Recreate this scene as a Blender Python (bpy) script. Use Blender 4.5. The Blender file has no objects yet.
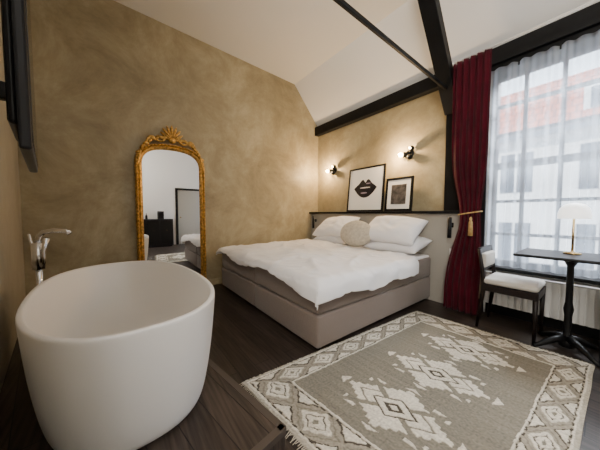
import bpy, bmesh, math, random
from mathutils import Vector, Matrix, noise
random.seed(4)
COL = bpy.context.scene.collection
H = 1.18
# ---------------------------------------------------------------- materials
def new_mat(name):
    m = bpy.data.materials.new(name); m.use_nodes = True
    nt = m.node_tree; b = nt.nodes['Principled BSDF']
    return m, nt, b
def mat(name, col, rough=0.5, metal=0.0, var=0.0, scale=8.0, bump=0.0, bscale=40.0, coat=0.0, sheen=0.0, emit=None, estr=0.0, trans=0.0, spec=0.5):
    m, nt, b = new_mat(name)
    b.inputs['Base Color'].default_value = (*col, 1)
    b.inputs['Roughness'].default_value = rough
    b.inputs['Metallic'].default_value = metal
    b.inputs['Coat Weight'].default_value = coat
    b.inputs['Sheen Weight'].default_value = sheen
    b.inputs['Specular IOR Level'].default_value = spec
    b.inputs['Transmission Weight'].default_value = trans
    tc = nt.nodes.new('ShaderNodeTexCoord')
    if var > 0:
        n = nt.nodes.new('ShaderNodeTexNoise'); n.inputs['Scale'].default_value = scale
        n.inputs['Detail'].default_value = 6
        nt.links.new(tc.outputs['Object'], n.inputs['Vector'])
        r = nt.nodes.new('ShaderNodeValToRGB')
        r.color_ramp.elements[0].position = 0.3; r.color_ramp.elements[1].position = 0.7
        r.color_ramp.elements[0].color = (*[c*(1-var) for c in col], 1)
        r.color_ramp.elements[1].color = (*[min(1, c*(1+var)) for c in col], 1)
        nt.links.new(n.outputs['Fac'], r.inputs['Fac']); nt.links.new(r.outputs['Color'], b.inputs['Base Color'])
    if bump > 0:
        n2 = nt.nodes.new('ShaderNodeTexNoise'); n2.inputs['Scale'].default_value = bscale; n2.inputs['Detail'].default_value = 4
        nt.links.new(tc.outputs['Object'], n2.inputs['Vector'])
        bp = nt.nodes.new('ShaderNodeBump'); bp.inputs['Strength'].default_value = bump; bp.inputs['Distance'].default_value = 0.01
        nt.links.new(n2.outputs['Fac'], bp.inputs['Height']); nt.links.new(bp.outputs['Normal'], b.inputs['Normal'])
    if emit:
        b.inputs['Emission Color'].default_value = (*emit, 1); b.inputs['Emission Strength'].default_value = estr
    return m
def plaster(name, c1, c2, c3):
    m, nt, b = new_mat(name)
    tc = nt.nodes.new('ShaderNodeTexCoord')
    n = nt.nodes.new('ShaderNodeTexNoise'); n.inputs['Scale'].default_value = 1.4; n.inputs['Detail'].default_value = 14
    n.inputs['Roughness'].default_value = 0.76; n.inputs['Distortion'].default_value = 0.35
    nt.links.new(tc.outputs['Object'], n.inputs['Vector'])
    r = nt.nodes.new('ShaderNodeValToRGB'); e = r.color_ramp.elements
    e[0].position = .34; e[0].color = (*c1, 1); e[1].position = .67; e[1].color = (*c3, 1)
    k = e.new(.5); k.color = (*c2, 1)
    nt.links.new(n.outputs['Fac'], r.inputs['Fac']); nt.links.new(r.outputs['Color'], b.inputs['Base Color'])
    b.inputs['Roughness'].default_value = .5
    bp = nt.nodes.new('ShaderNodeBump'); bp.inputs['Strength'].default_value = .3; bp.inputs['Distance'].default_value = .01
    n2 = nt.nodes.new('ShaderNodeTexNoise'); n2.inputs['Scale'].default_value = 7; n2.inputs['Detail'].default_value = 8
    nt.links.new(tc.outputs['Object'], n2.inputs['Vector'])
    nt.links.new(n2.outputs['Fac'], bp.inputs['Height']); nt.links.new(bp.outputs['Normal'], b.inputs['Normal'])
    return m
def wood_floor(name, c1, c2, rot=0.0):
    m, nt, b = new_mat(name)
    tc = nt.nodes.new('ShaderNodeTexCoord')
    mp = nt.nodes.new('ShaderNodeMapping'); mp.inputs['Rotation'].default_value = (0, 0, rot)
    nt.links.new(tc.outputs['Object'], mp.inputs['Vector'])
    br = nt.nodes.new('ShaderNodeTexBrick')
    br.inputs['Color1'].default_value = (*c1, 1); br.inputs['Color2'].default_value = (*c2, 1)
    br.inputs['Mortar'].default_value = (.004, .003, .003, 1)
    br.inputs['Scale'].default_value = 1; br.inputs['Mortar Size'].default_value = .003
    br.inputs['Brick Width'].default_value = 1.6; br.inputs['Row Height'].default_value = .14
    nt.links.new(mp.outputs['Vector'], br.inputs['Vector'])
    mp2 = nt.nodes.new('ShaderNodeMapping'); mp2.inputs['Scale'].default_value = (1.5, 28, 1); mp2.inputs['Rotation'].default_value = (0, 0, rot)
    nt.links.new(tc.outputs['Object'], mp2.inputs['Vector'])
    n = nt.nodes.new('ShaderNodeTexNoise'); n.inputs['Scale'].default_value = 2; n.inputs['Detail'].default_value = 6
    nt.links.new(mp2.outputs['Vector'], n.inputs['Vector'])
    mr = nt.nodes.new('ShaderNodeMapRange'); mr.inputs[1].default_value = .3; mr.inputs[2].default_value = .7
    mr.inputs[3].default_value = .4; mr.inputs[4].default_value = 1.7
    nt.links.new(n.outputs['Fac'], mr.inputs[0])
    mx = nt.nodes.new('ShaderNodeVectorMath'); mx.operation = 'SCALE'
    nt.links.new(br.outputs['Color'], mx.inputs[0]); nt.links.new(mr.outputs[0], mx.inputs['Scale'])
    nt.links.new(mx.outputs[0], b.inputs['Base Color'])
    b.inputs['Roughness'].default_value = .42
    b.inputs['Specular IOR Level'].default_value = .35
    bp = nt.nodes.new('ShaderNodeBump'); bp.inputs['Strength'].default_value = .3; bp.inputs['Distance'].default_value = .003
    nt.links.new(br.outputs['Fac'], bp.inputs['Height']); bp.invert = True
    nt.links.new(bp.outputs['Normal'], b.inputs['Normal'])
    return m

M_PL = plaster('plaster_khaki', (.235, .190, .108), (.345, .287, .172), (.475, .41, .265))
M_TVW = plaster('plaster_grey', (.32, .28, .20), (.39, .35, .26), (.46, .42, .33))
M_WHITE = mat('white_paint', (.78, .77, .75), .8, bump=.05)
M_CEIL = mat('ceiling_paint', (.78, .775, .76), .85, bump=.05)
M_BLACK = mat('black_timber', (.005, .005, .0055), .5, var=.3, scale=5, bump=.15, bscale=20, spec=.2)
M_BLK = mat('black_metal', (.005, .005, .0055), .4, spec=.25)
M_FLOOR = wood_floor('dark_oak', (.024, .017, .013), (.042, .031, .025))
M_PLAT = wood_floor('dark_oak_platform', (.028, .020, .016), (.046, .034, .027), rot=-.176)
M_EDGE = mat('platform_nosing', (.060, .046, .037), .4)
M_GREIGE = mat('greige_panel', (.36, .335, .29), .6)
M_TAUPE = mat('taupe_fabric', (.185, .145, .12), .9, var=.12, scale=150, bump=.35, bscale=350, sheen=.15)
M_LINEN = mat('white_linen', (.80, .79, .80), .85, bump=.15, bscale=30, sheen=.1)
M_FLUFF = mat('beige_fluff', (.50, .45, .36), .95, var=.15, scale=30, bump=.9, bscale=90, sheen=.2)
M_TUB = mat('tub_white', (.80, .79, .77), .4)
M_CHROME = mat('chrome', (.8, .8, .82), .12, 1)
M_GOLD = mat('antique_gold', (.58, .34, .09), .36, .85, var=.55, scale=30, bump=.3, bscale=60)
M_MIRROR = mat('mirror_glass', (.90, .91, .92), .01, 1)
M_VELVET = mat('burgundy_velvet', (.060, .0015, .008), .8, var=.3, scale=6, sheen=.08, spec=.15)
M_RAD = mat('radiator_enamel', (.86, .86, .84), .4)
M_BRASS = mat('brass', (.75, .55, .28), .25, 1)
M_OPAL = mat('opal_glass', (.92, .92, .90), .25, emit=(1, .98, .95), estr=1.6)
M_BULB = mat('lit_bulb', (1, .8, .5), .3, emit=(1, .66, .30), estr=60)
M_SCREEN = mat('tv_screen', (.004, .004, .005), .12, spec=.3)
M_PAPER = mat('paper_white', (.80, .80, .78), .6)
M_PHOTO = mat('photo_print', (.07, .063, .06), .5, var=.9, scale=14)
M_LIP = mat('lips_ink', (.008, .007, .012), .3, var=.5, scale=12)
M_TEETH = mat('teeth_print', (.75, .72, .7), .4)
M_GLOSS = mat('lip_highlight', (.35, .28, .36), .3)

def sheer_mat():
    m = bpy.data.materials.new('sheer_voile'); m.use_nodes = True; nt = m.node_tree; nt.nodes.clear()
    o = nt.nodes.new('ShaderNodeOutputMaterial'); t = nt.nodes.new('ShaderNodeBsdfTransparent')
    tl = nt.nodes.new('ShaderNodeBsdfTranslucent'); d = nt.nodes.new('ShaderNodeBsdfDiffuse')
    tl.inputs['Color'].default_value = (.86, .92, 1, 1); d.inputs['Color'].default_value = (.88, .92, 1, 1)
    a = nt.nodes.new('ShaderNodeMixShader'); a.inputs[0].default_value = .35
    nt.links.new(tl.outputs[0], a.inputs[1]); nt.links.new(d.outputs[0], a.inputs[2])
    b = nt.nodes.new('ShaderNodeMixShader')
    lw = nt.nodes.new('ShaderNodeLayerWeight'); lw.inputs['Blend'].default_value = .35
    mr = nt.nodes.new('ShaderNodeMapRange'); mr.inputs[3].default_value = .26; mr.inputs[4].default_value = .85
    nt.links.new(lw.outputs['Facing'], mr.inputs[0]); nt.links.new(mr.outputs[0], b.inputs[0])
    nt.links.new(t.outputs[0], b.inputs[1]); nt.links.new(a.outputs[0], b.inputs[2])
    nt.links.new(b.outputs[0], o.inputs[0]); return m
M_SHEER = sheer_mat()
def roof_mat():
    m, nt, b = new_mat('roof_tiles')
    tc = nt.nodes.new('ShaderNodeTexCoord'); br = nt.nodes.new('ShaderNodeTexBrick')
    br.inputs['Color1'].default_value = (.55, .14, .07, 1); br.inputs['Color2'].default_value = (.42, .10, .05, 1)
    br.inputs['Mortar'].default_value = (.18, .05, .03, 1); br.inputs['Scale'].default_value = 1
    br.inputs['Brick Width'].default_value = .25; br.inputs['Row Height'].default_value = .3; br.inputs['Mortar Size'].default_value = .02
    nt.links.new(tc.outputs['Object'], br.inputs['Vector']); nt.links.new(br.outputs['Color'], b.inputs['Base Color'])
    b.inputs['Roughness'].default_value = .8; return m
M_ROOF = roof_mat()
M_FACADE = mat('facade_render', (.60, .61, .61), .85, var=.06, scale=2)
M_FACWIN = mat('facade_glass', (.06, .075, .10), .15)
M_STREET = mat('street', (.25, .24, .23), .9, var=.2, scale=3)

# ---------------------------------------------------------------- mesh helpers
def add(me_or_name, bm=None, mats=None, smooth=False):
    me = bpy.data.meshes.new(me_or_name); bm.normal_update(); bm.to_mesh(me); bm.free()
    o = bpy.data.objects.new(me_or_name, me); COL.objects.link(o)
    for mm in (mats if isinstance(mats, (list, tuple)) else [mats]): me.materials.append(mm)
    if smooth:
        for p in me.polygons: p.use_smooth = True
    return o
def box(name, a, b, m, bevel=0.0, seg=2, rotz=0.0, smooth=False):
    c = [(a[i]+b[i])/2 for i in range(3)]; s = [abs(b[i]-a[i]) for i in range(3)]
    bm = bmesh.new(); bmesh.ops.create_cube(bm, size=1)
    bmesh.ops.scale(bm, vec=s, verts=bm.verts)
    if bevel > 0: bmesh.ops.bevel(bm, geom=bm.edges[:], offset=bevel, segments=seg, affect='EDGES', profile=.5)
    o = add(name, bm, m, smooth or bevel > 0.015); o.location = c; o.rotation_euler = (0, 0, rotz); return o
def poly_prism(name, pts, z0, z1, m):
    bm = bmesh.new(); lo = [bm.verts.new((x, y, z0)) for x, y in pts]; hi = [bm.verts.new((x, y, z1)) for x, y in pts]
    n = len(pts); bm.faces.new(lo[::-1]); bm.faces.new(hi)
    for i in range(n): bm.faces.new((lo[i], lo[(i+1) % n], hi[(i+1) % n], hi[i]))
    bmesh.ops.recalc_face_normals(bm, faces=bm.faces)
    return add(name, bm, m)
def prism_x(name, pts, x0, x1, m):   # pts are (y,z)
    bm = bmesh.new(); lo = [bm.verts.new((x0, y, z)) for y, z in pts]; hi = [bm.verts.new((x1, y, z)) for y, z in pts]
    n = len(pts); bm.faces.new(lo[::-1]); bm.faces.new(hi)
    for i in range(n): bm.faces.new((lo[i], lo[(i+1) % n], hi[(i+1) % n], hi[i]))
    bmesh.ops.recalc_face_normals(bm, faces=bm.faces)
    return add(name, bm, m)
def lathe(name, prof, loc, m, n=40, smooth=True):
    bm = bmesh.new(); rings = []
    for r, z in prof:
        rings.append([bm.verts.new((max(r, 1e-4)*math.cos(2*math.pi*i/n), max(r, 1e-4)*math.sin(2*math.pi*i/n), z)) for i in range(n)])
    for a, b in zip(rings, rings[1:]):
        for i in range(n): bm.faces.new((a[i], a[(i+1) % n], b[(i+1) % n], b[i]))
    bmesh.ops.remove_doubles(bm, verts=bm.verts, dist=5e-4)
    bmesh.ops.recalc_face_normals(bm, faces=bm.faces)
    o = add(name, bm, m, smooth); o.location = loc; return o
def tube(name, pts, r, m, n=12):
    pts = [Vector(p) for p in pts]; rs = r if isinstance(r, (list, tuple)) else [r]*len(pts)
    bm = bmesh.new(); rings = []; prev = None
    for i, p in enumerate(pts):
        t = (pts[min(i+1, len(pts)-1)]-pts[max(i-1, 0)]).normalized()
        if prev is None:
            up = Vector((0, 0, 1)) if abs(t.z) < .9 else Vector((1, 0, 0)); a = t.cross(up).normalized()
        else: a = (prev - t*prev.dot(t)).normalized()
        prev = a; b = t.cross(a)
        rings.append([bm.verts.new(p+(a*math.cos(2*math.pi*k/n)+b*math.sin(2*math.pi*k/n))*rs[i]) for k in range(n)])
    for q, w in zip(rings, rings[1:]):
        for k in range(n): bm.faces.new((q[k], q[(k+1) % n], w[(k+1) % n], w[k]))
    bm.faces.new(rings[0][::-1]); bm.faces.new(rings[-1])
    bmesh.ops.recalc_face_normals(bm, faces=bm.faces)
    return add(name, bm, m, True)
def ball(name, loc, s, m, rot=(0, 0, 0), sub=3):
    bm = bmesh.new(); bmesh.ops.create_icosphere(bm, subdivisions=sub, radius=1)
    bmesh.ops.scale(bm, vec=s if isinstance(s, (tuple, list)) else (s, s, s), verts=bm.verts)
    o = add(name, bm, m, True); o.location = loc; o.rotation_euler = rot; return o
def grid(name, nu, nv, f, m, closed_u=False):
    bm = bmesh.new(); V = [[bm.verts.new(f(i/(nu-1) if not closed_u else i/nu, j/(nv-1))) for j in range(nv)] for i in range(nu)]
    for i in range(nu if closed_u else nu-1):
        for j in range(nv-1): bm.faces.new((V[i][j], V[(i+1) % nu][j], V[(i+1) % nu][j+1], V[i][j+1]))
    return add(name, bm, m, True)
def group(name, parts, loc=(0, 0, 0)):
    e = bpy.data.objects.new(name, None); COL.objects.link(e); e.location = loc; e.empty_display_size = .1
    bpy.context.view_layer.update()
    for p in parts:
        p.parent = e; p.matrix_parent_inverse = Matrix.Translation(-Vector(loc))
    return e

# ---------------------------------------------------------------- room shell
XW, YW, XE, YS = -3.957, 3.55, 2.3, -2.6
def wl(x): return -.865+(x-XW)*.15
kink = (2.9, 3.81); zs = 3.81+(2.9-YS)*.04
box('floor', (XW-.2, YS-.2, -.1), (XE+.2, YW+.3, 0), M_FLOOR)
prism_x('ceiling', [(YW+.3, 3.07-.0), (YW, 3.07), kink, (YS-.2, zs), (YS-.2, zs+.15), (2.95, 3.97), (YW+.3, 3.3)], XW-.2, XE+.2, M_CEIL)
prism_x('wall_mirror_side', [(YW+.3, 0), (YW+.3, 3.07), (YW, 3.07), kink, (YS-.2, zs), (YS-.2, 0)], XW-.2, XW, M_PL)
prism_x('wall_east', [(YW+.3, 0), (YW+.3, 3.07), (YW, 3.07), kink, (YS-.2, zs), (YS-.2, 0)], XE, XE+.2, M_WHITE)
box('wall_south', (-.4, YS-.2, 0), (XE, YS, zs), M_WHITE)
poly_prism('wall_tv_side', [(XW, wl(XW)), (-.4, wl(-.4)), (-.4, YS-.2), (-.6, YS-.2), (-.6, wl(-.6)-.2), (XW, wl(XW)-.2)], 0, 3.95, M_TVW)
WX0, WX1, WZ0, WZ1 = -.90, 1.5, .56, 2.83
g = [box('wall_head_left', (XW, YW, 0), (WX0, YW+.3, 3.07), M_PL),
     box('wall_under_window', (WX0, YW, 0), (WX1, YW+.3, WZ0), M_WHITE),
     box('wall_over_window', (WX0, YW, WZ1), (WX1, YW+.3, 3.07), M_PL),
     box('wall_head_right', (WX1, YW, 0), (XE, YW+.3, 3.07), M_PL)]
group('wall_headboard_side', g)
box('beam_wall_plate', (XW, 3.44, 2.89), (XE, YW, 3.07), M_BLACK, .006)
box('timber_post', (-1.33, 3.44, 1.224), (-1.14, YW, 2.889), M_BLACK, .006)
def beam(name, p, q, w, h, m):
    p, q = Vector(p), Vector(q); L = (q-p).length; d = (q-p).normalized()
    bm = bmesh.new(); bmesh.ops.create_cube(bm, size=1); bmesh.ops.scale(bm, vec=(w, L, h), verts=bm.verts)
    bmesh.ops.bevel(bm, geom=bm.edges[:], offset=.005, segments=1, affect='EDGES')
    o = add(name, bm, m); o.location = (p+q)/2; o.rotation_euler = (math.atan2(d.z, math.hypot(d.x, d.y)), 0, math.atan2(-d.x, d.y)); return o
beam('beam_rafter', (-1.26, 3.46, 2.50), (-1.26, 2.54, 3.73), .16, .12, M_BLACK)
beam('beam_tie', (-1.26, 3.43, 2.72), (-1.26, wl(-1.26)+.01, 2.78), .03, .04, M_BLACK)
box('window_head_trim', (-.94, 3.49, 2.80), (1.55, YW, 2.89), M_BLACK)
box('trim_window_jamb', (-.94, 3.50, .57), (-.895, YW, 2.80), M_BLACK)
box('window_sill', (-.99, 3.43, .535), (1.55, 3.6, .57), M_BLACK, .005)
box('baseboard_window', (-1.05, 3.53, 0), (XE, YW, .12), M_BLACK)
box('baseboard_mirror_side', (XW, .12, 0), (XW+.015, 3.33, .10), M_PL)
box('headboard_panel', (XW+.005, 3.35, 0), (-1.10, YW-.005, 1.185), M_GREIGE, .004)
box('wall_shelf', (XW+.005, 3.28, 1.187), (-1.08, YW-.003, 1.222), M_BLACK, .004)
# window
wp = []; fy0, fy1 = 3.66, 3.71
MW = mat('window_frame_paint', (.03, .037, .052), .5)
for nm, x0, x1 in (('jamb_l', WX0, WX0+.06), ('jamb_r', WX1-.06, WX1), ('mullion', .29, .36)):
    wp.append(box(nm, (x0, fy0-.03, WZ0), (x1, fy1+.03, WZ1), MW))
for nm, z0, z1 in (('rail_bottom', WZ0, WZ0+.07), ('rail_top', WZ1-.06, WZ1), ('transom', 1.72, 1.79)):
    wp.append(box(nm, (WX0, fy0-.02, z0), (WX1, fy1+.02, z1), MW))
for k, x in enumerate((-.60, -.31, -.02, .66, .95, 1.22)):
    wp.append(box('bar_v%d' % k, (x-.017, fy0, WZ0), (x+.017, fy1, WZ1), MW))
for k, z in enumerate((.94, 1.33, 2.12, 2.46)):
    wp.append(box('bar_h%d' % k, (WX0, fy0, z-.017), (WX1, fy1, z+.017), MW))
group('window_1', wp)
# exterior
ex = [box('facade', (-9, 12, -4), (12, 12.4, 4.1), M_FACADE)]
for k in range(8):
    x = -6.6+k*2.0
    for j, z in enumerate((-.6, 2.0)):
        ex.append(box('facade_window_%d_%d' % (k, j), (x, 11.96, z), (x+.9, 12.05, z+1.45), M_FACWIN))
        ex.append(box('facade_bar_%d_%d' % (k, j), (x+.42, 11.92, z), (x+.48, 11.97, z+1.45), M_FACADE))
bm = bmesh.new(); vs = [bm.verts.new(p) for p in ((-9, 11.7, 4.0), (12, 11.7, 4.0), (12, 14.2, 6.6), (-9, 14.2, 6.6))]; bm.faces.new(vs)
ex.append(add('roof', bm, M_ROOF)); ex.append(box('gutter', (-9, 11.55, 3.9), (12, 11.72, 4.05), M_FACWIN))
for x in (-4.2, -.6, 3.2):
    ex.append(box('dormer', (x, 12.3, 4.5), (x+1.0, 13.6, 5.5), M_FACADE)); ex.append(box('dormer_glass', (x+.15, 12.25, 4.65), (x+.85, 12.31, 5.3), M_FACWIN))
group('neighbouring_house', ex)
box('street_ground', (-20, 4.2, -4.2), (20, 30, -4), M_STREET)

# ---------------------------------------------------------------- platform
PZ = .125
cA, cB, cC = Vector((XW+.003, .10)), Vector((-.93, .62)), Vector((-.76, wl(-.76)+.003))
pl = [poly_prism('deck', [tuple(cA), tuple(cB), tuple(cC), (XW+.003, wl(XW)+.003)], .001, PZ, M_PLAT)]
def nosing(p, q):
    d = (q-p).normalized(); n = Vector((-d.y, d.x)); c0 = Vector((-2, 0)); 
    if (p+n*.1-c0).length < (p-n*.1-c0).length: n = -n
    a = p-n*.03; b = q-n*.03; c = q+n*.008; e = p+n*.008
    return poly_prism('nosing', [tuple(a), tuple(b), tuple(c), tuple(e)], PZ-.03, PZ+.003, M_EDGE)
pl += [nosing(cA, cB), nosing(cB, cC)]
group('bath_platform', pl)

# ---------------------------------------------------------------- bathtub
def tub():
    a, b, n = .865, .455, 64
    prof = [(0, .74, .70), (0, .84, .80), (.008, .865, .84), (.03, .885, .865), (.08, .905, .89), (.2, .94, .93), (.35, .97, .965),
            (.48, .99, .985), (.565, 1, 1), (.585, 1, 1), (.593, .995, .993), (.593, .972, .955), (.585, .962, .94),
            (.5, .94, .91), (.35, .88, .83), (.2, .79, .73), (.12, .68, .60), (.09, .5, .42), (.085, .25, .2), (.084, .001, .001)]
    bm = bmesh.new(); R = []
    for z, sa, sb in prof:
        ring = []
        for i in range(n):
            t = 2*math.pi*i/n; e = 2/2.5
            c, s = math.cos(t), math.sin(t)
            ring.append(bm.verts.new((a*sa*math.copysign(abs(c)**e, c), b*sb*math.copysign(abs(s)**e, s), z)))
        R.append(ring)
    for p, q in zip(R, R[1:]):
        for i in range(n): bm.faces.new((p[i], p[(i+1) % n], q[(i+1) % n], q[i]))
    bm.faces.new(R[0][::-1])
    bmesh.ops.recalc_face_normals(bm, faces=bm.faces)
    o = add('bathtub', bm, M_TUB, True); o.location = (-1.975, .022, PZ+.001); o.rotation_euler = (0, 0, math.radians(4.5))
    o.modifiers.new('s', 'SUBSURF').levels = 1; o.modifiers['s'].render_levels = 2
    return o
tub()
fx, fy = -2.62, -.50
fp = [lathe('base', [(0, 0), (.045, 0), (.045, .01), (.02, .015), (.02, .02)], (fx, fy, PZ+.001), M_CHROME),
      tube('column', [(fx, fy, PZ+.01), (fx, fy, .9)], .019, M_CHROME),
      tube('body', [(fx, fy, .76), (fx, fy, .96)], .036, M_CHROME, 20),
      tube('spout', [(fx, fy, .95), (fx+.005, fy+.01, 1.01), (fx+.02, fy+.04, 1.045), (fx+.05, fy+.10, 1.055), (fx+.09, fy+.17, 1.05), (fx+.10, fy+.19, 1.03)], .018, M_CHROME),
      tube('lever', [(fx, fy, .93), (fx-.02, fy-.03, .94), (fx-.025, fy-.04, .98), (fx-.025, fy-.045, 1.03)], [.012, .012, .009, .008], M_CHROME),
      tube('hand_shower', [(fx+.04, fy+.035, .80), (fx+.04, fy+.035, .90), (fx+.065, fy+.06, 1.0)], [.010, .012, .018], M_CHROME)]
group('bath_tap', fp)

# ---------------------------------------------------------------- television
A, B = Vector((-.85, -.162)), Vector((-1.32, -.241)); d = (B-A).normalized(); ang = math.atan2(d.y, d.x); c = (A+B)/2
nrm = Vector((d.y, -d.x)); nrm = nrm if nrm.y < 0 else -nrm   # toward wall
def tvbox(nm, along0, along1, out0, out1, z0, z1, m, bev=0.0):
    cc = A+d*((along0+along1)/2)+nrm*((out0+out1)/2)
    o = box(nm, (cc.x-abs(along1-along0)/2, cc.y-abs(out1-out0)/2, z0), (cc.x+abs(along1-along0)/2, cc.y+abs(out1-out0)/2, z1), m, bev)
    o.rotation_euler = (0, 0, ang); return o
L = (B-A).length
tv = [tvbox('casing', 0, L, 0, .022, 1.335, 2.10, M_BLK, .006), tvbox('screen', .012, L-.012, -.002, .004, 1.355, 2.085, M_SCREEN),
      tvbox('rear_housing', .12, L-.10, .022, .045, 1.42, 1.85, M_BLK, .01)]
cc = A+d*.26
wy = wl(cc.x)
tv += [box('wall_bracket', (cc.x-.06, wy+.012, 1.42), (cc.x+.06, wy+.03, 1.66), M_BLK, .004),
       box('arm', (cc.x-.015, wy+.02, 1.52), (cc.x+.015, cc.y-.04, 1.57), M_BLK, .004)]
group('television', tv)

# ---------------------------------------------------------------- gilt mirror
def gilt_mirror():
    yc = .635; x0 = XW+.03
    parts = []; N = 96
    def outline(s):
        w = .455-.085*s; zb = .01+.085*s; zt = 2.19-.085*s; zsd = 1.86; P = []
        for i in range(20): P.append((yc+w, zb+(zsd-zb)*i/20))
        for i in range(41):
            t = math.pi*i/40; e = 2/2.6
            P.append((yc+w*math.copysign(abs(math.cos(t))**e, math.cos(t)), zsd+(zt-zsd)*abs(math.sin(t))**e))
        for i in range(1, 21): P.append((yc-w, zsd+(zb-zsd)*i/20))
        for i in range(1, 12): P.append((yc-w+2*w*i/12, zb))
        return P
    prof = [(-.05, 0), (0, .02), (.08, .045), (.2, .06), (.34, .05), (.42, .03), (.5, .028), (.58, .045), (.7, .05), (.8, .03), (.9, .028), (1, .01)]
    bm = bmesh.new(); R = []
    for s, h in prof: R.append([bm.verts.new((x0+h, y, z)) for y, z in outline(s)])
    n = len(R[0])
    for p, q in zip(R, R[1:]):
        for i in range(n): bm.faces.new((p[i], p[(i+1) % n], q[(i+1) % n], q[i]))
    bmesh.ops.recalc_face_normals(bm, faces=bm.faces)
    parts.append(add('frame', bm, M_GOLD, True))
    bm = bmesh.new(); bm.faces.new([bm.verts.new((x0+.012, y, z)) for y, z in outline(.97)])
    parts.append(add('glass', bm, M_MIRROR))
    bm = bmesh.new(); o1 = [bm.verts.new((x0, y, z)) for y, z in outline(.1)]; bm.faces.new(o1)
    r = bmesh.ops.extrude_face_region(bm, geom=bm.faces[:]); bmesh.ops.translate(bm, vec=(.008, 0, 0), verts=[v for v in r['geom'] if isinstance(v, bmesh.types.BMVert)])
    parts.append(add('backing', bm, M_BLACK))
    bm = bmesh.new()
    def blob(p, s, rx=0):
        mt = Matrix.Translation(p) @ Matrix.Rotation(rx, 4, 'X') @ Matrix.Diagonal((*s, 1))
        bmesh.ops.create_icosphere(bm, subdivisions=2, radius=1, matrix=mt)
    P = outline(.25); acc = 0
    for i in range(len(P)):
        p, q = Vector((0, *P[i])), Vector((0, *P[(i+1) % len(P)])); Ls = (q-p).length
        k = 0
        while acc+.045*k < Ls and k < 20:
            pt = p+(q-p)*((acc+.045*k)/max(Ls, 1e-6)); a = math.atan2(q.z-p.z, q.y-p.y)
            blob((x0+.058, pt.y, pt.z), (.014, .020, .012), a); k += 1
        acc = acc+.045*k-Ls
    P = outline(.86)
    for i in range(0, len(P), 1):
        p, q = Vector((0, *P[i])), Vector((0, *P[(i+1) % len(P)]))
        m_ = max(1, int((q-p).length/.03))
        for k in range(m_):
            pt = p+(q-p)*k/m_; blob((x0+.03, pt.y, pt.z), (.008, .009, .009))
    cz = 2.21
    for k in range(9):
        t = math.radians(12+k*19.5); L_ = .12+.045*math.sin(t)
        blob((x0+.05, yc+math.cos(t)*L_*.66, cz+.03+math.sin(t)*L_*.8), (.022, L_*.55, .019), t)
    blob((x0+.06, yc, cz+.03), (.035, .05, .045)); blob((x0+.05, yc, cz+.20), (.02, .024, .03))
    for sg in (-1, 1):
        for k in range(8):
            u = k/7; y = yc+sg*(.10+.31*u); z = 2.24-.24*u**2.2
            blob((x0+.05, y, z+.025), (.024, .055-.018*u, .026-.006*u), -sg*(.2+.9*u)+(.6*sg if k % 2 else -.3*sg))
        for k in range(4):
            u = k/3; blob((x0+.055, yc+sg*(.39+.03*u), 2.02-.13*u), (.02, .018, .042))
        for k in range(5):
            blob((x0+.05, yc+sg*(.40-.05*k), .05+.008*(k % 2)), (.02, .03, .02), sg*.4)
            blob((x0+.05, yc+sg*.42, .08+.045*k), (.02, .018, .03))
    parts.append(add('ornament', bm, M_GOLD, True))
    for sg in (-1, 1):
        pts = []; rs = []
        for k in range(30):
            t = k/29*3.6*math.pi/2; r = .085*(1-k/34)
            pts.append((x0+.055, yc+sg*(.165+r*math.cos(t+2.2)), cz+.045+r*math.sin(t+2.2)*.9)); rs.append(.018*(1-k/45))
        parts.append(tube('scroll', pts, rs, M_GOLD, 8))
        pts = [(x0+.05, yc+sg*(.22+.17*k/14), 2.235-.16*(k/14)**2+.03*math.sin(k/14*math.pi*2)) for k in range(15)]
        parts.append(tube('leaf_scroll', pts, [.022-.010*k/14 for k in range(15)], M_GOLD, 8))
    group('gilt_floor_mirror', parts)
gilt_mirror()

# ---------------------------------------------------------------- bed
BX0, BX1, BY0, BY1 = -3.72, -1.42, 1.27, 3.33
xm = (BX0+BX1)/2
bp = []
for k, (x0, x1) in enumerate(((BX0, xm-.004), (xm+.004, BX1))):
    bp.append(box('box_spring_%d' % k, (x0, BY0, .05), (x1, BY1, .330), M_TAUPE, .022, 3))
    bp.append(box('mattress_%d' % k, (x0, BY0+.005, .338), (x1, BY1, .60), M_TAUPE, .028, 3))
for k, (x, y) in enumerate(((BX1-.08, BY0+.09), (BX0+.1, BY0+.09), (BX1-.08, BY1-.12), (BX0+.1, BY1-.12), (xm, BY0+.09), (BX1-.08, 2.3))):
    bp.append(lathe('leg_%d' % k, [(0, 0), (.022, 0), (.03, .05), (0, .05)], (x, y, .001), M_BLK, 16))
def fold(v, lo, hi, r=.05):
    if v < lo: dd = lo-v; sg = -1; e = lo
    elif v > hi: dd = v-hi; sg = 1; e = hi
    else: return v, 0
    a = min(dd/r, math.pi/2); off = r*math.sin(a); dr = r*(1-math.cos(a))
    if dd > r*math.pi/2: dr += dd-r*math.pi/2; off += .01
    return e+sg*off, dr
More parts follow.
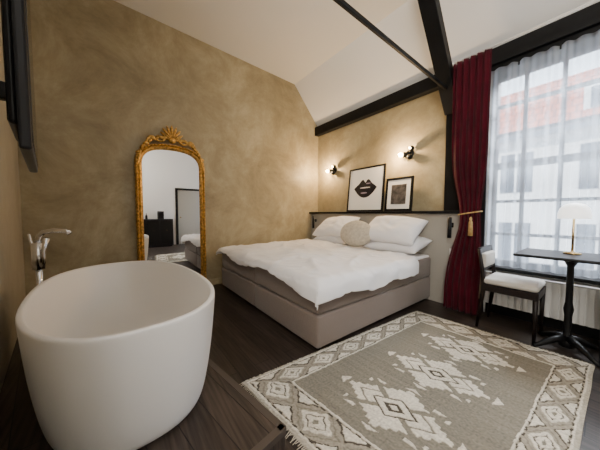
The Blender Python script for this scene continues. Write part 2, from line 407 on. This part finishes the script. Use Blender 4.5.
def duvet(u, v):
    sx0, sx1 = BX0-.10, BX1+.18+.08*noise.noise(Vector((0, v*5, 1)))+.03*v
    sy0, sy1 = BY0-.09-.05*noise.noise(Vector((u*4, 0, 9)))-.10*max(0, u-.75)*4, 2.84
    x = sx0+(sx1-sx0)*u; y = sy0+(sy1-sy0)*v
    x2, dx = fold(x, BX0+.02, BX1-.01); y2, dy = fold(y, BY0+.02, 9)
    n1 = noise.noise(Vector((x*1.5, y*1.5, 0))); n2 = 1-abs(noise.noise(Vector((x*2.2+y*1.3, y*1.9-x*1.1, 7))))*2
    n3 = 1-abs(noise.noise(Vector((x*5-y*3.5, y*5, 3))))*2
    edge = min(1, max(0, min(x-BX0, BX1-x, y-BY0)/.25))
    z = .632+.016*n1+.034*max(0, n2)**3*(.3+.7*edge)+.015*max(0, n3)**3+.015*edge
    drop = max(dx, dy)+.25*min(dx, dy); z -= drop
    k = min(1, drop/.1)
    x2 += .012*k*math.sin(y*15+2*n1)*(1 if dx > dy else .2) + (.006+.010*k if x > BX1-.1 else 0)
    y2 += .010*k*math.sin(x*13+2*n1)*(1 if dy > dx else .2)-(.005+.01*k if y < BY0+.1 else 0)
    return (x2, y2, z)
dv = grid('duvet', 150, 120, duvet, M_LINEN)
s = dv.modifiers.new('s', 'SOLIDIFY'); s.thickness = .018; s.offset = 1
s = dv.modifiers.new('ss', 'SUBSURF'); s.levels = 1; s.render_levels = 1
bp.append(dv)
bp.append(box('fitted_sheet', (BX0+.02, 2.5, .59), (BX1-.02, BY1-.01, .625), M_LINEN, .015, 3))
def pillow(name, w, h, t, loc, rot, m, seed=0, p=.5):
    bm = bmesh.new(); n = 28; 
    for side in (1, -1):
        V = []
        for i in range(n+1):
            row = []
            for j in range(n+1):
                u = -1+2*i/n; v = -1+2*j/n
                th = t/2*(max(0, 1-abs(u)**2.6)**p)*(max(0, 1-abs(v)**2.6)**p)
                x = w/2*u*(1-.07*(1-v*v)*u*u); y = h/2*v*(1-.07*(1-u*u)*v*v)
                q = noise.noise(Vector((u*1.7+seed, v*1.7, seed)))
                q2 = 1-2*abs(noise.noise(Vector((u*3+seed*3, v*2.5, side+seed))))
                e = (1-u*u)*(1-v*v)
                row.append(bm.verts.new((x, y, side*th+(.03*q+.022*q2)*e*(1 if side > 0 else .5))))
            V.append(row)
        for i in range(n):
            for j in range(n):
                f = (V[i][j], V[i+1][j], V[i+1][j+1], V[i][j+1]); bm.faces.new(f if side > 0 else f[::-1])
    bmesh.ops.remove_doubles(bm, verts=bm.verts, dist=.0008)
    o = add(name, bm, m, True); o.location = loc; o.rotation_euler = [math.radians(a) for a in rot]
    s = o.modifiers.new('s', 'SUBSURF'); s.levels = 1; s.render_levels = 1
    return o
bp.append(pillow('pillow_back_right', .80, .52, .20, (-1.80, 3.10, .76), (14, 0, 0), M_LINEN, 1))
bp.append(pillow('pillow_front_right', .82, .54, .26, (-1.84, 3.05, .96), (34, 3, 3), M_LINEN, 2))
bp.append(pillow('pillow_back_left', .80, .52, .20, (-2.95, 3.10, .76), (14, 0, 0), M_LINEN, 3))
bp.append(pillow('pillow_front_left', .82, .54, .24, (-2.97, 3.08, .95), (34, -3, 0), M_LINEN, 4))
cu = ball('round_cushion', (-2.27, 2.80, .89), (.25, .12, .20), M_FLUFF, (math.radians(-18), 0, math.radians(20)), 4)
bp.append(cu)
group('bed', bp)

# ---------------------------------------------------------------- rug
def rug():
    q = [Vector((-1.50, .64, 0)), Vector((-.07, .80, 0)), Vector((-.01, 2.885, 0)), Vector((-1.36, 2.82, 0))]
    W, Ln = 1.42, 2.20; nu, nv = 360, 560
    GREY = (.185, .167, .132); CREAM = (.55, .505, .42); DARK = (.060, .050, .038); MID = (.27, .24, .19); LG = (.38, .345, .28)
    def tri(t): return abs((t % 1)*2-1)
    def med(dx, dy):
        ax, ay = abs(dx), abs(dy); hw, hh = .33, .225
        a, b = ax/hw, ay/hh; e = a+b
        ser = .10*tri((a-b)*4.0)
        if b > .16 and a > .10 and abs(a-b) < .09 and e > .42: return None
        if e < 1-ser:
            if e < .10: return CREAM
            if e < .20: return DARK
            if e < .38: return CREAM
            if e < .44: return DARK
            if a > b and .66 < e < .72: return GREY
            return CREAM
        t = ax-.335
        if 0 < t < .05 and ay < .05-t: return CREAM
        t = ay-.225
        if 0 < t < .03 and ax < .05-t*1.6: return CREAM
        u, v = ax-.20, ay-.16
        if -.05 < u < .05 and -.012 < v < .012: return CREAM
        if .028 < u < .05 and -.045 < v < .012: return CREAM
        return None
    def col(x, y):
        ex = min(x, W-x); ey = min(y, Ln-y)
        n = noise.noise(Vector((x*3, y*40, 0)))*.18+noise.noise(Vector((x*90, y*90, 5)))*.34+noise.noise(Vector((x*2, y*2, 5)))*.18
        c = GREY
        bw, be = .20, .27
        if ex < .02 or ey < .02: c = LG
        elif ex < bw or ey < be:
            if ey < be and not (ex < bw and ex/bw < ey/be): s_, t_, T = x-W/2, ey, be
            else: s_, t_, T = y-Ln/2, ex, bw
            tt = (t_-.02)/(T-.02); P = .31 if T == bw else .34
            a = tri(s_/P+.5); b_ = abs(tt-.5)*2.0
            c = MID
            if b_ > .88: c = CREAM
            elif b_ > .78: c = DARK if (s_ % .06) < .034 else MID
            else:
                e = (1-a)*1.15+b_*1.1
                e += .09*tri(s_*20)
                if e < .22: c = GREY
                elif e < .50: c = CREAM
                elif e < .58: c = DARK
                elif e < .82: c = CREAM
                elif e > 1.50: c = CREAM
                elif e > 1.38: c = DARK
                elif 1.0 < e < 1.10: c = GREY
        else:
            for cy in (.575, 1.12, 1.665):
                m_ = med(x-W/2-.02, y-cy)
                if m_: c = m_; break
        return [max(0, k*(1+n)) for k in c]
    bm = bmesh.new(); cl = bm.verts.layers.float_color.new('Col'); V = []
    for i in range(nu+1):
        row = []
        for j in range(nv+1):
            u, v = i/nu, j/nv
            wob = .006*noise.noise(Vector((v*7, 0, 2)))
            p = (q[0]*(1-u)+q[1]*u)*(1-v)+(q[3]*(1-u)+q[2]*u)*v
            c = col(u*W+.006*noise.noise(Vector((u*40, v*60, 1))), v*Ln+.006*noise.noise(Vector((u*40, v*60, 8))))
            hgt = .009+(.005 if c[0] > .40 else 0)+.002*noise.noise(Vector((u*120, v*190, 0)))
            vt = bm.verts.new((p.x+wob, p.y+.008*noise.noise(Vector((u*6, 0, 3))), hgt)); vt[cl] = (*c, 1); row.append(vt)
        V.append(row)
    for i in range(nu):
        for j in range(nv): bm.faces.new((V[i][j], V[i+1][j], V[i+1][j+1], V[i][j+1]))
    loop = [V[i][0] for i in range(nu+1)]+[V[nu][j] for j in range(1, nv+1)]+[V[i][nv] for i in range(nu-1, -1, -1)]+[V[0][j] for j in range(nv-1, 0, -1)]
    low = []
    for v in loop:
        w = bm.verts.new((v.co.x, v.co.y, .001)); w[cl] = v[cl]; low.append(w)
    n = len(loop)
    for i in range(n): bm.faces.new((loop[i], low[i], low[(i+1) % n], loop[(i+1) % n]))
    for (a, b_, sg) in ((q[0], q[1], -1), (q[3], q[2], 1)):
        for k in range(110):
            p = a+(b_-a)*((k+.5)/110); dx = random.uniform(-.015, .015); L_ = random.uniform(.02, .04)
            vs = [bm.verts.new(t) for t in ((p.x-.003, p.y, .008), (p.x+.003, p.y, .008), (p.x+dx+.002, p.y+sg*L_, .003), (p.x+dx-.002, p.y+sg*L_, .003))]
            for w in vs: w[cl] = (.42, .38, .31, 1)
            bm.faces.new(vs)
    m, nt, b = new_mat('woven_rug'); at = nt.nodes.new('ShaderNodeAttribute'); at.attribute_name = 'Col'
    nt.links.new(at.outputs['Color'], b.inputs['Base Color']); b.inputs['Roughness'].default_value = .95
    b.inputs['Specular IOR Level'].default_value = .1
    return add('patterned_rug', bm, m, True)
rug()

# ---------------------------------------------------------------- framed art
def frame_art(name, x0, x1, z0, z1, yb, tilt, fw, mw):
    P = []; w = x1-x0; h = z1-z0
    def bx(nm, a, b, m, bev=0): P.append(box(nm, a, b, m, bev)); return P[-1]
    bx('frame_left', (-w/2, -.012, 0), (-w/2+fw, .012, h), M_BLK); bx('frame_right', (w/2-fw, -.012, 0), (w/2, .012, h), M_BLK)
    bx('frame_top', (-w/2+fw, -.012, h-fw), (w/2-fw, .012, h), M_BLK); bx('frame_bottom', (-w/2+fw, -.012, 0), (w/2-fw, .012, fw), M_BLK)
    bx('mat', (-w/2+fw, -.004, fw), (w/2-fw, .008, h-fw), M_PAPER)
    if mw: bx('photograph', (-w/2+mw, -.007, mw*1.1), (w/2-mw, -.004, h-mw*1.1), M_PHOTO)
    e = bpy.data.objects.new(name, None); COL.objects.link(e)
    for p in P: p.parent = e
    e.location = ((x0+x1)/2, yb, z0); e.rotation_euler = (math.radians(-tilt), 0, 0)
    return e, w, h
e1, w1, h1 = frame_art('lips_art_print', -2.98, -2.225, 1.224, 2.01, 3.40, 6, .028, 0)
def flat(name, pts, y, m, par):
    bm = bmesh.new(); vs = [bm.verts.new((x, y, z)) for x, z in pts]; bm.faces.new(vs); o = add(name, bm, m); o.parent = par; return o
lc = h1*.50
def lip_up(t): return .055+.055*math.exp(-((abs(t)-.28)/.22)**2)-.02*math.exp(-(t/.09)**2)
up = []; lo = []
for k in range(41):
    t = -1+2*k/40; env = max(0, 1-abs(t)**2.2)
    up.append((.24*t, lc+.02+env*(.05+1.25*lip_up(t)*.8))); lo.append((.24*t, lc+.02-env*.17*(1-.15*t*t)))
flat('lips', up+lo[::-1][1:-1], -.0052, M_LIP, e1)
flat('mouth_gap', [(.11*math.cos(a), lc+.026+.013*math.sin(a)*(1 if math.sin(a) > 0 else .7)) for a in [2*math.pi*k/32 for k in range(32)]], -.0058, M_TEETH, e1)
flat('lip_shine', [(.07*math.cos(a)-.02, lc-.065+.014*math.sin(a)) for a in [2*math.pi*k/24 for k in range(24)]], -.0058, M_GLOSS, e1)
flat('lip_shine_top', [(.05*math.cos(a)+.06, lc+.098+.010*math.sin(a)) for a in [2*math.pi*k/24 for k in range(24)]], -.0058, M_GLOSS, e1)
frame_art('framed_photograph', -2.20, -1.755, 1.224, 1.75, 3.42, 6, .035, .10)

# ---------------------------------------------------------------- sconces
def sconce(x, z):
    y = YW; P = []
    o = lathe('backplate', [(0, 0), (.06, 0), (.06, .012), (.055, .018), (0, .018)], (x, y-.001, z), M_BLK); o.rotation_euler = (math.pi/2, 0, 0); P.append(o)
    P.append(tube('stem', [(x, y-.01, z), (x, y-.07, z)], .009, M_BLK))
    for sx, sz in ((-.045, -.02), (.055, .055), (.03, -.06)):
        P.append(tube('arm', [(x, y-.06, z), (x+sx, y-.075, z+sz)], .008, M_BLK))
        P.append(ball('socket', (x+sx, y-.075, z+sz), .042, M_BLK))
    P.append(ball('bulb', (x-.085, y-.115, z-.02), .034, M_BULB))
    P.append(ball('bulb_upper', (x+.055, y-.125, z+.055), .016, M_BULB))
    l = bpy.data.lights.new('sconce_glow', 'POINT'); l.energy = 42; l.color = (1, .68, .36); l.shadow_soft_size = .03
    lo_ = bpy.data.objects.new('sconce_glow', l); COL.objects.link(lo_); lo_.location = (x-.11, y-.17, z-.01)
    P.append(lo_)
    group('wall_sconce', P)
sconce(-3.45, 2.08); sconce(-1.86, 2.10)
def reading(x, y, z):
    P = [box('mount', (x-.02, y-.012, z-.03), (x+.02, y, z+.03), M_BLK, .003),
         tube('arm', [(x, y-.01, z), (x, y-.06, z+.02), (x, y-.075, z+.07)], .008, M_BLK),
         tube('shade', [(x, y-.075, z+.10), (x, y-.075, z-.16)], .022, M_BLK, 20)]
    group('reading_light', P)
reading(-1.19, 3.348, 1.04); reading(-3.80, 3.348, 1.04)
box('light_switch', (-1.21, 3.34, .66), (-1.14, 3.349, .74), M_PAPER, .002)

# ---------------------------------------------------------------- curtains
def curtain(u, v):
    z = .015+v*(2.97-.015)
    tie = math.exp(-((z-1.15)/.42)**2)
    low = min(1, max(0, (1.0-z)/.7))
    wdt = .36*(1-.42*tie); cx = -1.00+.03*tie-.03*low
    x = cx+(u-.5)*wdt
    amp = .026*(1-.2*tie)
    y = 3.235-.03*low+amp*math.sin(u*2*math.pi*5.5+.5*math.sin(z*1.3))+.006*math.sin(u*31+z*2)
    x += .010*math.sin(u*2*math.pi*11)
    return (x, y, z)
cv = grid('velvet', 140, 70, curtain, M_VELVET); sm = cv.modifiers.new('s', 'SOLIDIFY'); sm.thickness = .004
M_TAS = mat('gold_cord', (.45, .29, .10), .6, var=.3, scale=40)
tb = tube('tieback_cord', [(-.97+.115*math.cos(a), 3.232+.042*math.sin(a), 1.19+.02*math.cos(a)) for a in [2*math.pi*k/24 for k in range(25)]], .008, M_TAS)
ts = lathe('tassel', [(0, .12), (.010, .11), (.015, .09), (.009, .08), (.018, .06), (.024, -.10), (0, -.10)], (-.94, 3.175, 1.03), M_TAS, 20)
group('velvet_curtain', [cv, tb, ts])
rl = [tube('rail', [(-1.19, 3.25, 2.985), (2.2, 3.25, 2.985)], .012, M_PAPER), ball('finial', (-1.20, 3.25, 2.985), .02, M_PAPER)]
for x in (.9, 2.0): rl.append(box('rail_bracket', (x-.01, 3.25, 2.975), (x+.01, 3.438, 2.995), M_PAPER))
group('curtain_rail', rl)
def sheer(u, v):
    x = -.885+u*2.3; z = .585+v*2.25
    return (x, 3.468+.020*math.sin(u*2*math.pi*22+.6*math.sin(z*1.5+u*9))+.005*math.sin(u*190), z)
sh = grid('sheer_curtain', 480, 16, sheer, M_SHEER)

# ---------------------------------------------------------------- radiator
rp = [box('panel', (-.84, 3.43, .13), (1.3, 3.475, .50), M_RAD, .006)]
bm = bmesh.new(); k = -.82
while k < 1.28:
    bmesh.ops.create_cube(bm, size=1, matrix=Matrix.Translation((k, 3.415, .315)) @ Matrix.Diagonal((.034, .034, .35, 1))); k += .055
rp.append(add('fins', bm, M_RAD))
rp.append(box('top_grille', (-.84, 3.385, .50), (1.3, 3.50, .512), M_RAD, .003))
rp.append(tube('pipe', [(-.86, 3.47, .18), (-.86, 3.47, .0)], .010, M_RAD)); rp.append(box('bracket', (-.5, 3.47, .15), (-.46, 3.545, .5), M_RAD))
rp.append(tube('valve', [(-.90, 3.47, .19), (-.82, 3.47, .19)], .018, M_RAD))
group('radiator', rp)

# ---------------------------------------------------------------- table + lamp
TX, TY, TZ = -.17, 3.06, .83
tp = [box('top', (TX-.33, TY-.28, TZ-.025), (TX+.33, TY+.28, TZ), M_BLK, .012, 3)]
tp.append(lathe('column', [(0, .03), (.05, .03), (.045, .08), (.026, .11), (.024, .3), (.032, .36), (.022, .42), (.022, .73), (.04, .77), (.09, .803), (0, .803)], (TX, TY, 0), M_BLK, 28))
for k in range(4):
    a = math.pi/4+k*math.pi/2; dx, dy = math.cos(a), math.sin(a)
    tp.append(tube('foot_%d' % k, [(TX+dx*.02, TY+dy*.02, .10), (TX+dx*.10, TY+dy*.10, .085), (TX+dx*.20, TY+dy*.20, .04), (TX+dx*.26, TY+dy*.26, .016)], [.032, .026, .02, .015], M_BLK))
group('pedestal_table', tp)
lx, ly = -.17, 3.12
lp = [lathe('base', [(0, 0), (.055, 0), (.055, .012), (.012, .02), (.009, .03)], (lx, ly, TZ+.001), M_BRASS),
      tube('stem', [(lx, ly, TZ+.015), (lx, ly, TZ+.35)], .008, M_BRASS),
      lathe('shade', [(.098, .31), (.100, .32), (.098, .355), (.088, .395), (.065, .425), (.03, .442), (0, .446)], (lx, ly, TZ), M_OPAL, 48),
      lathe('shade_rim', [(.098, .31), (.05, .312), (.01, .315)], (lx, ly, TZ), M_OPAL, 48)]
group('mushroom_table_lamp', lp)

# ---------------------------------------------------------------- chairs
M_CUSH = mat('ivory_upholstery', (.52, .49, .44), .85, bump=.2, bscale=120)
M_DKW = mat('dark_chair_wood', (.010, .006, .005), .4, var=.3, scale=12, spec=.25)
def chair(cx, cy, face):
    w, dp = .42, .42; P = []
    def X(v): return cx+face*v
    def bx(nm, a, b, m, bev=.004):
        P.append(box(nm, (min(X(a[0]), X(b[0])), cy+a[1], a[2]), (max(X(a[0]), X(b[0])), cy+b[1], b[2]), m, bev, 3))
    for nm, x, y in (('leg_front_1', dp/2-.02, -w/2+.02), ('leg_front_2', dp/2-.02, w/2-.02)):
        P.append(tube(nm, [(X(x), cy+y, .002), (X(x), cy+y, .44)], [.013, .021], M_DKW))
    for nm, y in (('leg_back_1', -w/2+.02), ('leg_back_2', w/2-.02)):
        P.append(tube(nm, [(X(-dp/2-.03), cy+y, .002), (X(-dp/2+.02), cy+y, .44), (X(-dp/2+.0), cy+y, .62), (X(-dp/2-.03), cy+y, .82)], [.013, .021, .018, .015], M_DKW))
    bx('apron', (-dp/2, -w/2, .40), (dp/2, w/2, .465), M_DKW)
    bx('seat_cushion', (-dp/2+.005, -w/2, .467), (dp/2, w/2, .53), M_CUSH, .03)
    bx('back_rail_top', (-dp/2-.045, -w/2+.02, .77), (-dp/2-.015, w/2-.02, .83), M_DKW)
    bx('back_rail_low', (-dp/2-.015, -w/2+.02, .60), (-dp/2+.01, w/2-.02, .63), M_DKW)
    bx('back_pad', (-dp/2-.025, -w/2+.04, .625), (-dp/2+.025, w/2-.04, .775), M_CUSH, .02)
    group('dining_chair', P)
chair(-.55, 3.14, 1); chair(.21, 3.14, -1)

# ---------------------------------------------------------------- far side (seen in the mirror)
M_DRK = mat('cabinet_dark', (.010, .010, .012), .4, spec=.25)
cb = [box('body', (1.80, .30, .05), (2.28, 1.55, 1.0), M_DRK, .008), box('plinth', (1.84, .34, .001), (2.26, 1.51, .05), M_DRK)]
for k in range(3): cb.append(box('drawer_%d' % k, (1.785, .33+.41*k, .12), (1.80, .70+.41*k, .95), M_BLK, .004))
for k in range(3): cb.append(ball('knob_%d' % k, (1.775, .52+.41*k, .6), .014, M_BRASS))
group('sideboard', cb)
for k, (y, h_) in enumerate(((.5, .24), (.62, .28), (.75, .2))):
    lathe('bottle', [(0, 0), (.035, 0), (.035, h_*.6), (.012, h_*.75), (.012, h_), (0, h_)], (2.05, y, 1.001), M_DRK, 20)
cm = [box('body', (1.95, 1.1, 1.001), (2.2, 1.28, 1.28), M_DRK, .01), box('head', (1.85, 1.12, 1.20), (1.96, 1.26, 1.27), M_DRK, .01), box('tray', (1.85, 1.12, 1.001), (1.95, 1.26, 1.02), M_DRK, .004)]
group('coffee_machine', cm)
dr = [box('leaf', (2.262, 1.8, .005), (2.297, 2.7, 2.1), M_GREIGE, .004), box('casing_1', (2.25, 1.72, 0), (2.299, 1.8, 2.18), M_BLACK), box('casing_2', (2.25, 2.7, 0), (2.299, 2.78, 2.18), M_BLACK),
      box('casing_top', (2.25, 1.8, 2.1), (2.299, 2.7, 2.18), M_BLACK), ball('handle', (2.24, 1.88, 1.05), .025, M_BRASS)]
group('door_1', dr)

# ---------------------------------------------------------------- lights
def area(name, loc, target, sx, sy, e, col):
    l = bpy.data.lights.new(name, 'AREA'); l.shape = 'RECTANGLE'; l.size = sx; l.size_y = sy; l.energy = e; l.color = col
    o = bpy.data.objects.new(name, l); COL.objects.link(o); o.location = loc
    o.rotation_euler = (Vector(target)-Vector(loc)).to_track_quat('-Z', 'Y').to_euler(); return o
area('sky_fill_outside', (.4, 5.2, 4.3), (-.3, 2.6, .9), 3.0, 1.4, 1500, (.88, .94, 1))  # added area light, hidden above the window, boosts daylight from the sky
area('overhead_fill', (.8, -1.0, 3.75), (-1.2, 1.6, 1.0), 1.6, 1.6, 140, (1, .94, .86))  # unseen fill light added high behind the camera, not a fitting
area('ceiling_fill', (1.0, -1.2, 1.9), (.2, -.2, 4.0), .9, .9, 65, (1, .95, .88))  # added upward fill to brighten the ceiling, no actual fixture
l = bpy.data.lights.new('room_fill_point', 'POINT'); l.energy = 42; l.color = (1, .92, .82); l.shadow_soft_size = .25  # unseen point fill added to lift window wall, rug and tub side
o = bpy.data.objects.new('room_fill_point', l); COL.objects.link(o); o.location = (1.5, -1.3, 1.5)
sun = bpy.data.lights.new('sun', 'SUN'); sun.energy = 7; sun.angle = .02; sun.color = (1, .95, .88)
so = bpy.data.objects.new('sun', sun); COL.objects.link(so); so.rotation_euler = Vector((.35, 1, -.75)).to_track_quat('-Z', 'Y').to_euler()
w = bpy.data.worlds.new('World'); bpy.context.scene.world = w; w.use_nodes = True
bg = w.node_tree.nodes['Background']; bg.inputs[0].default_value = (.72, .85, 1, 1); bg.inputs[1].default_value = 5

# ---------------------------------------------------------------- camera
cam = bpy.data.cameras.new('camera'); co = bpy.data.objects.new('camera', cam); COL.objects.link(co)
co.location = (0, 0, H); cam.sensor_width = 36; cam.lens = 235/600*36; cam.clip_start = .02
co.rotation_euler = (math.radians(90-2.68), 0, math.radians(52.5))
bpy.context.scene.camera = co
